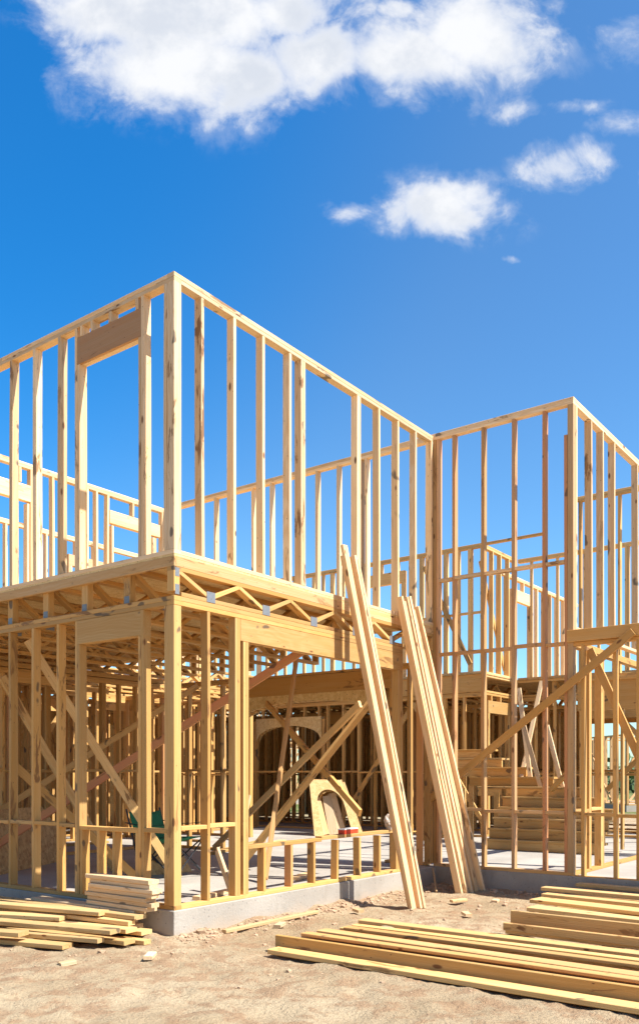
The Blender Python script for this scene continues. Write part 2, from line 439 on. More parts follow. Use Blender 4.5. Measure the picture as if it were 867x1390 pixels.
# ================= recess wall (u = 4.59) =====================================
RW = Wall('V', 4.59, label='tall two-storey stud wall of the recess with pinkish studs'); RW.mat = M_WOOD
RW.piece('sole_plate', -1.863, -.0, 0.0, ZB)
RW.piece('top_plate', -1.863, 1.7, Z2 + .03, Z2 + .068); RW.piece('top_plate', -1.863, .9, Z2 + .0685, ZTOP + .03)
sR = []
for a, pk in ((-.269, PINK), (-.683, .25), (-1.088, PINK), (-1.485, PINK)):
    RW.stud(a, ZB, Z2 + .03, 1, -1, pink=pk); sR.append((a - .038, a))
RW.stud(-.044, ZB, Z2 + .03, 1, -1, pink=PINK); RW.stud(.076, ZB, Z2 + .03, 3, -1); sR.append((-.082, .076))
RW.stud(-1.79, ZB, 5.2, 1, 1, pink=1, label='short reddish stud beside the corner post')
RW.piece('stud', -1.863, -1.7915, ZB, Z2 + .03); sR.append((-1.863, -1.752))
for z, pk in ((3.72, 0), (2.75, .2), (.74, 0)): RW.block_row(sR, z, pink=pk)
# diagonal brace nailed to the outer face, running past the corner
Geo().board((4.528, .236, .71), (4.528, -2.57, 2.79), .089, .038, (0, 0, 1)).build('brace', M_GOLD, house, label='long diagonal brace nailed across the recess wall')

# ================= wing front wall (v = -1.863) and lower wall running on =====
WG = Wall('U', -1.863, label='lower cross wall under the right wing')
WG2 = Wall('U', -1.863, label='upper stud wall of the right wing')
WE = Wall('V', 4.59, label='lower stud wall running forward out of frame under a beam')
WE.piece('sole_plate', -6.0, -1.864, -.03, ZB - .03)
WE.piece('beam', -6.0, -1.80, 2.745, 2.885, -.040, -.002, label='beam over the lower right wall')
WE.piece('beam', -6.0, -1.864, 2.745, 2.885, .0, .088)
WE.piece('top_plate', -6.0, -1.864, 2.70, 2.743)
sE = [(-1.87, -1.8)]
for a, nn in ((-1.952, 1), (-2.327, 1), (-2.585, 2), (-3.05, 1), (-3.46, 1), (-3.87, 1), (-4.3, 1)):
    WE.stud(a, ZB - .03, 2.70, nn, -1); sE.append((a - .038 * nn, a))
WE.block_row(sE, .73)
WG.piece('sole_plate', 4.6795, 9.5, .0, ZB)
for a, nn in ((5.21, 2), (5.68, 3), (7.6, 1), (8.0, 1), (8.6, 1)): WG.stud(a, ZB, 2.70, nn, -1)
WG.piece('top_plate', 4.6795, 9.5, 2.70, 2.78)
WG.block_row([(4.6, 4.68), (5.13, 5.21), (5.57, 5.68)], .76)
WG2.piece('sole_plate', 4.6795, 9.5, 2.90, 2.94)
WG2.piece('top_plate', 4.6795, 9.5, Z2 + .03, Z2 + .068); WG2.piece('top_plate', 4.6795, 9.5, Z2 + .0685, ZTOP + .03)
for a in (5.25, 5.66, 6.12, 7.12, 7.54, 7.95, 8.36): WG2.stud(a, 2.94, Z2 + .03, 1, -1)
WG2.stud(4.72, 2.94, Z2 + .03, 1, -1)
Geo().board((4.70, -2.02, 2.66), (4.70, -2.62, 1.30), .089, .036, (0, 1, 0)).build('brace', M_GOLD, WE.root)

# ================= rear upper walls seen through the front ones ===============
BK = Wall('U', 5.06, label='rear upper wall with two window headers')
BK.piece('sole_plate', 0, 4.585, ZD + .001, ZD + .04)
BK.piece('top_plate', -.2, 2.4, Z2, Z2 + .0395); BK.piece('top_plate', 2.401, 4.68, Z2, Z2 + .0395); BK.piece('top_plate', -.2, 4.68, Z2 + .040, ZTOP)
for a in (.5, 2.45, 2.9, 3.06, 3.23, 3.45): BK.stud(a, u0, Z2, 1, -1)
BK.stud(2.12, u0, Z2, 2, -1); BK.stud(4.62, u0, Z2, 2, -1); BK.stud(.9, u0, Z2, 1, -1)
BK.stud(3.5, u0, 5.07, 1, 1); BK.stud(4.42, u0, 5.07, 2, -1); BK.stud(2.03, u0, 5.03, 1, -1)
BK.piece('header', 3.46, 4.50, 5.10, 5.30); BK.piece('header', .92, 2.05, 5.06, 5.29)
for a in (3.95, 4.3, 1.5, 1.9): BK.stud(a, 5.31, Z2, 1, -1, name='cripple_stud')
for a in (3.9, 4.2, 1.4, 1.8): BK.stud(a, u0, 4.1, 1, -1, name='cripple_stud')
BK.piece('sill', 3.5, 4.40, 4.1, 4.14)

RU = Wall('V', 4.59, label='upper side wall running back from the recess')
RU.piece('sole_plate', .1, 5.05, ZD + .001, ZD + .04)
RU.piece('top_plate', .9005, 5.05, Z2 + .0685, ZTOP + .03); RU.piece('top_plate', 1.7005, 5.05, Z2 + .03, Z2 + .068)
for a in (.65, 1.08, 1.55, 1.93, 2.78, 3.15, 3.93, 4.34): RU.stud(a, u0, Z2 + .03, 1, -1)
RU.stud(1.13, u0, Z2 + .03, 1, 1)

# walls beyond, built more simply (their studs are one part of kind stuff)
FR = Wall('U', 7.2, fine=False, label='far rear upper wall')
def simple_wall(W, s0, s1, z0, z1, step=.406, skip=(), header=None, plates=2, mid=None, dbl=()):
    W.piece('p', s0, s1, z0, z0 + .038); W.piece('p', s0, s1, z1 - .038, z1)
    if plates == 2: W.piece('p', s0, s1, z1 - .077, z1 - .0385)
    top = z1 - (.077 if plates == 2 else .038)
    x = s0; k = 0; st = []
    while x < s1 - .04:
        if not any(a < x < b for a, b in skip):
            W.stud(x, z0 + .038, top, 2 if k in dbl else 1, 1); st.append((x, x + .038 * (2 if k in dbl else 1)))
        x += step + random.uniform(-.012, .012); k += 1
    for a, b in skip:
        if header:
            W.piece('p', a, b, top - header[1], top - header[0]); W.stud(a, z0 + .038, top - header[1], 2, 1); W.stud(b, z0 + .038, top - header[1], 2, -1)
            c = a + .15
            while c < b - .1:
                if header[0] > .05: W.stud(c, top - header[0], top, 1, 1)
                c += .4
    if mid: W.block_row(st, mid)
simple_wall(FR, -1.0, 9.6, ZD, 5.45, skip=((1.2, 2.6), (4.3, 5.6)), header=(.25, .45))
FR.finish()
F2 = Wall('V', 9.65, fine=False, label='tall rear wall behind the stair hall')
simple_wall(F2, 1.75, 11, ZD, ZTOP, step=.27, skip=((3.5, 4.6),), header=(.2, .44), mid=4.3, dbl=(0, 1, 3, 5, 8, 13))
simple_wall(F2, 1.75, 11, 0, Z1 + .08, skip=((5.50, 7.52),), header=(.28, .32), mid=1.25, dbl=(2, 5))
F2.piece('p', 1.75, 11, 2.77, 3.11, -.01, .028)
F2.finish()
F3 = Wall('U', 1.78, fine=False, label='short rear wall at the landing')
simple_wall(F3, 9.75, 11.2, ZD, ZTOP, step=.36, mid=None, dbl=(0,)); simple_wall(F3, 9.75, 11.2, 0, Z1 + .08, skip=((9.9, 10.9),), header=(.1, .34), plates=1)
F3.piece('p', 9.75, 11.2, 2.77, 2.81); F3.piece('p', 9.75, 11.2, 3.07, 3.11)
F3.finish()
F4 = Wall('V', 11.25, fine=False, label='rear wall of the right wing')
simple_wall(F4, -1.86, 1.77, ZD, 5.60, mid=None, step=.28, dbl=(2, 5, 9)); simple_wall(F4, -1.86, 1.77, 0, Z1 + .08, skip=((-1.2, .35),), header=(.1, .4), mid=1.2)
F4.piece('p', -1.86, 1.77, 2.77, 2.81); F4.piece('p', -1.86, 1.77, 3.07, 3.11)
F4.finish()
F5 = Wall('U', 2.25, fine=False, label='far rear upper wall of the right wing')
simple_wall(F5, 11.4, 16.0, ZD, 5.5, skip=((12.1, 13.1),), header=(.2, .45))
F5.finish()
F6 = Wall('V', 8.1, fine=False, label='inner cross wall of the right wing')
simple_wall(F6, -5.0, -.62, 2.72, ZTOP, skip=((-3.4, -2.0),), header=(.9, 1.3), step=.62)
F6.piece('p', -5, -.62, 2.2, 2.70, .02, .06); F6.piece('p', -5, -.62, 2.66, 2.72, -.02, .1)
for a in (-.66, -1.3, -2.6, -3.8): F6.stud(a, ZB, 2.2, 1, -1)
F6.finish()
# lone top plate that sticks out past the rear wall
Geo().box((9.66, .55, 5.56), (9.749, 1.75, 5.60)).build('top_plate', M_WOOD, house, label='loose end of top plate sticking out past the wall')
# rear deck
g = Geo(); g.raw([(9.60, 1.77, ZD - .018), (16, 1.77, ZD - .018), (16, 11, ZD - .018), (9.60, 11, ZD - .018), (9.60, 1.77, ZD - .001), (16, 1.77, ZD - .001), (16, 11, ZD - .001), (9.60, 11, ZD - .001)],
                 [(0, 1, 2, 3), (4, 5, 6, 7), (0, 1, 5, 4), (1, 2, 6, 5), (2, 3, 7, 6), (3, 0, 4, 7)])
for (x0_, x1_, y0_) in ((0, 4.6, 5.16), (4.61, 9.59, 8.0)):
  g.raw([(x0_, y0_, ZD - .018), (x1_, y0_, ZD - .018), (x1_, 10.5, ZD - .018), (x0_, 10.5, ZD - .018), (x0_, y0_, ZD), (x1_, y0_, ZD), (x1_, 10.5, ZD), (x0_, 10.5, ZD)],
      [(0, 1, 2, 3), (4, 5, 6, 7), (0, 1, 5, 4), (1, 2, 6, 5), (2, 3, 7, 6), (3, 0, 4, 7)])
g.raw([(11.2, -1.8, ZD - .018), (16, -1.8, ZD - .018), (16, 1.76, ZD - .018), (11.2, 1.76, ZD - .018), (11.2, -1.8, ZD - .001), (16, -1.8, ZD - .001), (16, 1.76, ZD - .001), (11.2, 1.76, ZD - .001)],
      [(0, 1, 2, 3), (4, 5, 6, 7), (0, 1, 5, 4), (1, 2, 6, 5), (2, 3, 7, 6), (3, 0, 4, 7)])
deckpiece('subfloor', g, M_OSB, label='strand board floor over the rear rooms')
for v in (2.3, 2.9, 3.5, 4.1, 4.7, 5.3, 5.9, 6.5, 7.1, 8, 9, 10): truss(v, x0=9.75, x1=16, plates=False)
for v in (-1.4, -.8, -.2, .4, 1.0): truss(v, x0=11.35, x1=14.5, plates=False)

# ================= inner lower walls ==========================================
IW = Wall('V', 4.59, fine=False, label='inner wall with the wide arched opening')
simple_wall(IW, 3.40, 5.05, 0, Z1, mid=1.25, step=.36, dbl=(0, 2)); simple_wall(IW, .1, .75, 0, Z1, step=.27)
IW.finish()
# arched beam
beam = Geo().box((4.55, .62, 2.36), (4.588, 3.42, 2.62)).box((4.682, .62, 2.36), (4.72, 3.42, 2.62)).box((4.55, .60, 2.625), (4.72, 5.0, 2.66))
beam = beam.build('beam', M_GOLD, IW.root, label='deep beam above the arched opening')
def arch_plate(u, v0, v1, ztop, zspring, rise, th, name, parent, steps=22, mat=M_OSB2):
    outl = [(v0, ztop)]
    for i in range(steps + 1):
        q = i / steps; v = v0 + (v1 - v0) * q
        outl.append((v, zspring + rise * math.sqrt(max(0, 1 - (2 * q - 1) ** 2))))
    outl.append((v1, ztop))
    g = Geo(); n = len(outl); k = len(outl) - 2
    # quad strips so the concave face triangulates cleanly
    for (uu) in (u, u + th):
        vs = []; fs = []
        for i in range(1, n - 1):
            v, z = outl[i]; vs += [(uu, v, z), (uu, v, ztop)]
        for i in range(k - 1): fs.append((2 * i, 2 * i + 2, 2 * i + 3, 2 * i + 1))
        g.raw(vs, fs)
    vs = []; fs = []
    for i in range(1, n - 1):
        v, z = outl[i]; vs += [(u, v, z), (u + th, v, z)]
    for i in range(k - 1): fs.append((2 * i, 2 * i + 2, 2 * i + 3, 2 * i + 1))
    g.raw(vs, fs)
    g.raw([(u, v0, ztop), (u + th, v0, ztop), (u + th, v1, ztop), (u, v1, ztop)], [(0, 1, 2, 3)])
    return g.build(name, mat, parent)
arch_plate(4.545, .72, 3.40, 2.36, 1.96, .30, .012, 'arch_panel', IW.root)
ap = arch_plate(4.715, .72, 3.40, 2.36, 1.96, .30, .012, 'arch_panel', IW.root)
g = Geo()      # short blocks lining the soffit of the arch
for i in range(1, 20):
    q = i / 20; v = .72 + 2.68 * q; z = 1.96 + .30 * math.sqrt(1 - (2 * q - 1) ** 2)
    g.box((4.56, v - .019, z + .003), (4.712, v + .019, z + .07), axis=0)
g.build('arch_blocking', M_GOLD, IW.root)
# smaller arch in the rear wall, bounce light put into its panel colour
ap2 = arch_plate(9.63, 5.58, 7.44, 2.46, 1.95, .33, .012, 'arch_panel', F2.root)
arch_plate(9.75, 5.58, 7.44, 2.46, 1.95, .33, .012, 'arch_panel', F2.root)
g = Geo()
for i in range(1, 18):
    q = i / 18; v = 5.58 + 1.86 * q; z = 1.95 + .33 * math.sqrt(1 - (2 * q - 1) ** 2)
    g.box((9.643, v - .019, z + .003), (9.748, v + .019, z + .06), axis=0)
g.build('arch_blocking', M_GOLD, F2.root)

IB = Wall('U', 5.06, fine=False, label='inner rear wall of the lower room')
simple_wall(IB, .25, 4.5, 0, Z1, skip=((1.72, 2.62),), header=(.0, .12), mid=1.25, step=.34, dbl=(3, 6, 9))
IB.piece('p', 0, 4.58, Z1 + .01, Z1 + .08); IB.finish()
IC = Wall('U', 8.3, fine=False, label='inner wall further back in the left rooms')
simple_wall(IC, -.2, 9.5, 0, Z1, skip=((2.1, 2.9), (4.0, 5.0), (6.5, 7.6)), header=(.0, .2), mid=1.25, step=.37, dbl=(1, 8))
IC.finish()
ID = Wall('V', 7.0, fine=False, label='inner cross wall behind the left room')
simple_wall(ID, 5.3, 8.2, 0, Z1, mid=1.2, step=.34); ID.finish()
IE = Wall('V', 2.4, fine=False, label='inner cross wall of the rear left room')
simple_wall(IE, 5.2, 8.2, 0, Z1, step=.37, mid=1.25, skip=((6.0, 7.0),), header=(0, .2)); IE.finish()
IG = Wall('V', 12.6, fine=False, label='innermost rear wall')
simple_wall(IG, -1.8, 9, 0, Z1, step=.38, mid=1.25, skip=((3, 4.4), (6, 7), (-.5, .85))); IG.finish()

# further partition walls deep inside
def bulk(ax, c, s0, s1, label, z1=Z1, **k):
    W = Wall(ax, c, fine=False, label=label); simple_wall(W, s0, s1, 0, z1, **k); W.finish()
bulk('U', 6.35, -.1, 4.5, 'partition wall behind the left room', step=.33, mid=1.25, skip=((1.55, 2.5),), header=(0, .2), dbl=(2, 6, 7))
bulk('U', 7.2, 2.6, 9.4, 'partition wall of the rear rooms', step=.30, mid=1.25, skip=((4.9, 5.8),), header=(0, .2), dbl=(4, 9, 10))
bulk('U', 10.4, -1.5, 12.5, 'outer rear wall', step=.3, mid=1.25, skip=((1.6, 2.6), (7.2, 8.4)), header=(0, .25), dbl=(3, 8, 12))
bulk('V', 11.3, 1.9, 11, 'inner wall behind the rear arch', step=.29, mid=1.25, skip=((5.9, 6.8),), header=(0, .2), dbl=(2, 5, 9, 14))
bulk('V', 13.4, -1.8, 11, 'second inner wall behind the rear arch', step=.27, mid=1.2, skip=((-.2, 1.2), (7.3, 8.0),), header=(0, .2), dbl=(4, 11, 15))
bulk('V', 15.0, -1.8, 11, 'far outer wall of the rear rooms', step=.26, mid=1.3, skip=((.25, 1.8),), header=(0, .2), dbl=(6, 13))
bulk('U', 3.4, 9.8, 15, 'partition wall behind the stair landing', step=.31, mid=1.25, dbl=(1, 4, 7))
bulk('U', -.75, 11.4, 15, 'partition wall of the right rear room', step=.3, mid=1.25, dbl=(2, 5))
bulk('V', 2.3, 6.5, 10.3, 'cross wall of the rear left rooms', step=.33, dbl=(3,))
bulk('V', 5.6, 5.2, 10.3, 'cross wall of the rear middle rooms', step=.33, dbl=(3, 6), skip=((6.5, 7.1),), header=(0, .2))

# strand board sheathing on the outer rear walls
def sheath(lo, hi):
    g = Geo(); (a, b, c), (d, e, f) = lo, hi
    g.raw([(a, b, c), (d, b, c), (d, e, c), (a, e, c), (a, b, f), (d, b, f), (d, e, f), (a, e, f)], [(0, 1, 2, 3), (4, 5, 6, 7), (0, 1, 5, 4), (1, 2, 6, 5), (2, 3, 7, 6), (3, 0, 4, 7)])
    g.build('wall_sheathing', M_OSB2, house)  # glow of the rear rooms carried by the lightened board colour
for a, b in ((-1.8, .25), (1.8, 4.2), (4.205, 6.64), (6.645, 9.1), (9.105, 10.4)): sheath((15.12, a, 0), (15.132, b, 2.76))
for a in (4.6, 7.05, 9.5, 11.95): sheath((a, 10.5, 0), (a + 2.435, 10.512, 2.76))
# long temporary braces inside the left room
braces = [((2.0, .13, 2.52), (.42, 4.15, .05), PINK * 1.1, 'long reddish diagonal brace crossing the lower room'),
          ((4.50, 4.2, 2.60), (1.2, 4.95, .55), 0, None),
          ((.13, 2.33, 2.60), (1.30, 1.30, .06), 0, None), ((.13, 2.80, 2.25), (1.5, 2.6, .06), 0, None), ((.13, 2.55, 1.28), (1.1, 1.75, .06), 0, None),
          ((3.10, .14, 2.02), (4.35, 3.7, .06), 0, 'brown diagonal brace behind the wide opening'),
          ((3.58, .14, 2.26), (2.80, 1.75, .05), 0, 'sunlit diagonal brace behind the wide opening'),
          ((4.48, 2.75, 2.25), (3.1, .14, .74), 0, 'diagonal brace falling from the arched beam'),
          ((3.3, 1.25, 2.66), (1.93, .60, .05), .2, 'narrow steep brace standing behind the opening')]
for a, b, pk, lb in braces:
    sun_ = bool(lb) and lb.startswith('sunlit')
    Geo().board(a, b, .13 if sun_ else .089, .038, (1, 0, 0) if sun_ else (0, 0, 1), tint=(random.random(), random.random(), pk)).build('brace', M_GOLD, house, label=lb)
for a, b in (((8.04, -0.22, 0.95), (7.62, -0.67, 1.24)), ((9.3, -1.6, 2.4), (11.0, -1.75, .2)),
             ((11.1, -1.7, 2.5), (11.1, -.1, .9)), ((11.15, -1.7, .9), (11.15, -.1, 2.5)), ((9.5, 3.2, 2.6), (9.5, 1.7, .3)), ((9.5, 4.9, .3), (9.5, 3.2, 2.6)),
             ((9.8, 1.9, 5.3), (10.9, 1.9, 3.3)), ((9.58, 2.0, 3.3), (9.58, 3.0, 5.3)), ((2.5, 7.8, 2.5), (3.8, 8.2, .2)), ((3.2, 8.1, .2), (4.9, 8.1, 2.5))):
    Geo().board(a, b, .089, .038, (0, 0, 1)).build('brace', M_GOLD, house)

# ---- stair -------------------------------------------------------------------
stair = empty('staircase', (0, 0, 0), 0, house); stair['label'] = 'rough timber steps climbing and narrowing to the left'
vL = [.62, .62, .62, .62, .62, .66, .90, 1.25, 1.50, 1.75]
vR = [-1.25, -1.25, -1.25, -1.25, -1.0, -.68, -.12, .42, .95, 1.25]
for k in range(10):
    uu = 7.35 + .17 * k; z = .165 * (k + 1)
    Geo().box((uu, vR[k], z - .165 + .004), (uu + .038, vL[k] + (.5 if k > 4 else 0), z - .034)).build('riser', M_GOLD, stair)
    Geo().box((uu - .02, vR[k] - .01, z - .033), (uu + .30, vL[k] + (.5 if k > 4 else .01), z)).build('tread', M_GOLD, stair)
for v in (.63, 1.4, 2.0):
    for uu in (7.9, 8.2, 8.5): Geo().box((uu, v, ZB), (uu + .038, v + .089, .9 + .2 * (uu - 7.9))).build('post', M_GOLD, stair)

# ================= loose things ===============================================
def loose(p0, p1, w, t, up, label, group, cat='board', name='lumber_board', pink=0, bow=0, seg=1, mat=None, hue=None, val=None, chm=.004):
    """a free board with its own origin; p0,p1 in house coordinates"""
    a = world(*p0); b = world(*p1)
    upw = Vector((0, 0, 1)) if up == 'z' else (world(*[p0[i] + up[i] for i in range(3)]) - a)
    g = Geo().board(a, b, w, t, upw, tint=(random.uniform(-.35, .55) if hue is None else hue, random.random() if val is None else val, pink), bow=bow, seg=seg, ch=chm)
    o = g.build(name, mat or (M_GOLD if group in GOLD_GROUPS else M_WOOD), origin=tuple(a)); tag(o, label, cat, group); return o
GZ = -.25
GOLD_GROUPS = ('loose boards heaped below the left wall', 'boards piled beside the recess foundation', 'boards lying in the middle foreground', 'boards left on the slab inside')
# bundle 1: long boards leaning on the sunny wall
# feet along u, tops touch the deck edge (v = -.02)
def lean(u0, vfoot, u1, z1, vtop, w, t, up, label, group, **k):
    k.setdefault('hue', random.random() * .4); k.setdefault('val', .4 + .6 * random.random()); k.setdefault('bow', random.uniform(-.018, .018)); k.setdefault('seg', 6)
    return loose((u0, vfoot, GZ - .01), (u1, vtop, z1), w, t, up, label, group, cat='board', name='leaning_board', **k)
g1 = 'boards leaning together left against the upper floor edge'
lean(2.72, -.80, 2.43, 3.70, -.10, .089, .038, (1, 0, 0), 'tallest leaning board, outermost left of the front bundle', g1)
lean(2.76, -.755, 2.49, 3.60, -.055, .089, .038, (1, 0, 0), 'leaning board right behind the tallest one of the front bundle', g1)
lean(2.83, -.80, 2.62, 3.62, -.08, .089, .038, (0, 1, 0), 'leaning board on edge, right side of the front bundle', g1)
lean(2.875, -.82, 2.665, 3.58, -.09, .089, .038, (0, 1, 0), 'rightmost leaning board of the front bundle', g1)
g2 = 'boards leaning together near the recess'
for i, (du, vf, dz, wide, lb) in enumerate(((0, -.66, 3.33, 0, 'leftmost leaning board of the bundle near the recess'),
        (.042, -.70, 3.28, 0, 'second leaning board from the left near the recess'),
        (.084, -.68, 3.34, 0, 'third leaning board from the left near the recess'),
        (.126, -.72, 3.36, 0, 'fourth leaning board near the recess, taller than its neighbours'),
        (.20, -.76, 3.22, 1, 'fifth leaning board near the recess, set flat in the gap'),
        (.262, -.80, 3.27, 0, 'rightmost leaning board near the recess, bright in the sun'))):
    lean(4.05 + du * 1.25, vf, 3.60 + du * 1.5, dz, -.09, .089, .038, (1, 0, 0) if wide else (0, 1, 0), lb, g2)

# neat stack of short boards by the corner post
g3 = 'neat stack of short boards outside the window opening'
ords = ['bottom', 'second from the bottom', 'third from the bottom', 'middle', 'fifth from the bottom', 'second from the top', 'topmost']
for k in range(7):
    z = .022 + k * .0395
    loose((-.155 + random.uniform(-.012, .012), .06 + random.uniform(-.03, .06), z), (-.155 + random.uniform(-.012, .012), .93 + random.uniform(-.04, .03), z), .089 if k % 2 else .12, .038, (1, 0, 0),
          f'{ords[k]} board of the neat stack beside the corner post', g3, hue=.1)
for k in range(5):
    loose((-.16 - .01 * k, .26 + .04 * (k % 3), -.018 - .0395 * k), (-.20 - .03 * k, 1.7 + .2 * k, -.018 - .0395 * k), .14, .038, (1, 0, 0),
          ('first', 'second', 'third', 'fourth', 'lowest')[k] + ' supporting board below the neat stack, by the footing', 'boards supporting the neat stack')
# pile on the ground at the left
g4 = 'loose boards heaped below the left wall'
L = [((-.26, .14), (-.38, 2.6), -.035, .14, 'topmost board of the left heap, reaching from the neat stack out of frame'),
     ((-.36, .50), (-.95, 3.2), -.022, .14, 'long board slanting over the back of the left heap'),
     ((-.34, .16), (-.60, 2.1), -.078, .089, 'board below the topmost one in the left heap'),
     ((-.42, .07), (-.66, 1.9), -.118, .14, 'board in the middle of the left heap with a darker end'),
     ((-.60, .06), (-1.02, 1.9), -.100, .14, 'wide board lying across the front of the left heap'),
     ((-.70, .12), (-1.1, 1.8), -.165, .089, 'lower front board of the left heap'),
     ((-.52, .85), (-1.25, 2.8), -.080, .14, 'board near the left picture edge, behind the front boards'),
     ((-1.00, .74), (-1.5, 2.2), -.135, .14, 'board end jutting in at the left picture edge'),
     ((-.36, -.06), (-.55, 1.2), -.212, .089, 'lowest board of the left heap, reaching furthest right'),
     ((-.26, .06), (-.46, 1.5), -.158, .14, 'board close to the foundation in the left heap'),
     ((-.50, .0), (-.75, 1.7), -.195, .14, 'board on the soil under the front of the left heap'),
     ((-.85, .35), (-1.3, 2.0), -.215, .14, 'half hidden bottom board of the left heap')]
for a, b, z, w, lb in L:
    loose((a[0], a[1], z), (b[0], b[1], z + random.uniform(-.02, .01)), w, .038, (1, 0, 0), lb, g4, hue=random.uniform(-.35, .4))
# wide boards piled on the right
g5 = 'boards piled beside the recess foundation'
Rr = [((4.42, -1.98), (4.30, -6.0), -.07, .14, 'narrow board nearest the foundation in the right pile'),
      ((4.05, -1.72), (3.80, -6.0), -.095, .14, 'board of the right pile whose end reaches closest to the recess'),
      ((3.68, -1.88), (3.35, -6.0), -.115, .14, 'third board from the foundation in the right pile'),
      ((3.20, -1.98), (2.62, -6.0), -.105, .24, 'wide flat board of the right pile'),
      ((2.95, -2.05), (2.60, -6.0), -.150, .235, 'board under the wide flat board of the right pile'),
      ((2.3, -2.35), (2.02, -6.0), -.205, .235, 'thin bottom board in the right pile'),
      ((4.1, -2.05), (3.9, -6.0), -.165, .235, 'lower board of the right pile close to the foundation'),
      ((3.5, -2.15), (3.2, -6.0), -.200, .235, 'lower middle board of the right pile')]
for a, b, z, w, lb in Rr:
    loose((a[0], a[1], z), (b[0], b[1], z + random.uniform(-.01, .01)), w, .038, (1, 0, 0), lb, g5, seg=4, bow=random.uniform(-.01, .01))
loose((1.94, -2.28, -.12), (1.86, -5.5, -.12), .19, .038, 'z', 'broad plank on edge with reddish knots at the front of the right pile', g5)
loose((1.90, -2.26, -.235 + .03), (1.82, -5.5, -.205), .089, .038, (1, 0, 0), 'board lying along the foot of the broad plank', g5)
loose((1.83, -2.26, -.155), (1.76, -5.5, -.155), .07, .038, 'z', 'narrow strip in front of the broad plank', g5)
# boards in the middle foreground
g6 = 'boards lying in the middle foreground'
Cc = [((1.60, -.90), (1.62, -5.0), -.215, .14, 'rough edged board furthest back in the foreground row', 0),
      ((1.16, -1.0), (1.14, -5.0), -.215, .14, 'second board from the back in the foreground row', 0),
      ((.88, -.95), (.80, -5.0), -.205, .14, 'middle board of the foreground row', .25),
      ((.62, -.98), (.56, -5.0), -.195, .14, 'second board from the front in the foreground row', .5),
      ((.40, -1.0), (.36, -5.0), -.205, .14, 'pinkish board near the front of the foreground row', .5)]
for a, b, z, w, lb, pk in Cc:
    loose((a[0], a[1], z), (b[0], b[1], z), w, .038, (1, 0, 0), lb, g6, pink=pk, seg=4, bow=random.uniform(-.012, .012), hue=.2)
loose((.15, -1.04, -.175), (.17, -5.0, -.175), .12, .038, 'z', 'board standing on edge at the front of the foreground row', g6, hue=.8)
loose((.03, -1.10, -.215), (.03, -5.0, -.215), .14, .038, (1, 0, 0), 'frontmost board of the foreground row, flat on the soil', g6)
for i, (uu, vv, zz, wd, ln, lb) in enumerate(((1.38, -.96, -.222, .089, 3.6, 'thin strip between the two rearmost boards of the foreground row'), (1.02, -1.12, -.175, .089, 3.4, 'thin strip lying on top of the middle of the foreground row'),
        (.50, -1.05, -.158, .089, 3.2, 'narrow strip lying on the front boards of the foreground row'), (.27, -1.12, -.218, .12, 3.4, 'low strip tucked behind the board on edge in the foreground row'))):
    loose((uu, vv, zz), (uu + .03 - .02 * i, vv - ln, zz + .004), wd, .025, (1, 0, 0), lb, g6, seg=4, bow=.008)
sc_ = [(.9, -.42, 20, .16, 'small offcut on the soil near the weathered stick'), (2.1, -.55, 70, .11, 'tiny offcut on the soil between stick and leaning boards'), (3.3, -.95, -30, .19, 'offcut on the soil between the two leaning bundles'),
       (3.55, -1.35, 10, .10, 'short block on the soil before the recess'), (-.75, -.50, 35, .15, 'offcut lying before the footing corner at the left'), (-1.3, -.15, -15, .12, 'small offcut below the left heap'), (2.55, -1.55, 48, .13, 'splinter of wood on the soil behind the right pile')]
for uu, vv, an, ln, lb in sc_:
    p_ = world(uu, vv, 0); c_, s__ = math.cos(R(an)) * ln, math.sin(R(an)) * ln
    zz = -.222
    loose((uu, vv, zz), (uu + c_, vv + s__, zz + .006), .07, .03, (-s__, c_, 0), lb, 'offcuts scattered on the soil', cat='offcut', name='timber_offcut')
# weathered stick by the footing
loose((.42, -.20, -.222), (1.78, -.22, -.215), .055, .032, (0, 1, 0), 'weathered stick lying on the soil beside the footing', None, cat='stick', name='wooden_stick', mat=M_OLD)
# stake and scrap at the recess
loose((4.40, -.10, -.02), (3.92, -.42, -.235), .035, .02, 'z', 'thin stake leaning in the corner of the recess', None, cat='stake', name='wooden_stake', mat=M_OLD)
# scraps on the slab
loose((.55, .28, .02), (1.25, .42, .02), .089, .038, (0, 1, 0), 'short offcut on the slab just behind the corner post', 'offcuts lying on the slab', cat='offcut', name='timber_offcut')
loose((2.3, .5, .022), (2.75, .62, .022), .14, .038, (0, 1, 0), 'short offcut on the slab behind the low opening', 'offcuts lying on the slab', cat='offcut', name='timber_offcut')
loose((4.0, 3.4, .022), (6.3, 4.4, .022), .14, .038, (0, 1, 0), 'long board flat on the slab deep inside the room', 'boards left on the slab inside', name='floor_board')
loose((4.3, 3.2, .022), (6.5, 4.1, .022), .14, .038, (0, 1, 0), 'second long board on the slab deep inside, nearer the opening', 'boards left on the slab inside', name='floor_board')
loose((.9, .14, .03), (1.12, .55, .42), .089, .03, 'z', 'short offcut propped inside against the low wall', 'offcuts lying on the slab', cat='offcut', name='timber_offcut')

# boards leaning in the stair hall
g7 = 'thin boards leaning behind the stairs'
for a, b, lb in (((8.49, 0.51, 1.05), (9.28, 0.45, 2.85), 'board leaning to the right behind the stairs, crossing another'), ((8.42, 0.27, 0.93), (8.85, 0.69, 2.7), 'thin board leaning to the left behind the stairs'),
                 ((8.33, 0.06, 0.91), (8.51, 0.49, 2.15), 'short thin board leaning left behind the stairs'), ((8.3, -0.4, 0.62), (8.47, 0.03, 2.01), 'wide pale board leaning beside the stair foot')):
    loose(a, b, .075, .03, (0, 1, 0), lb, g7, name='leaning_board', hue=.1)

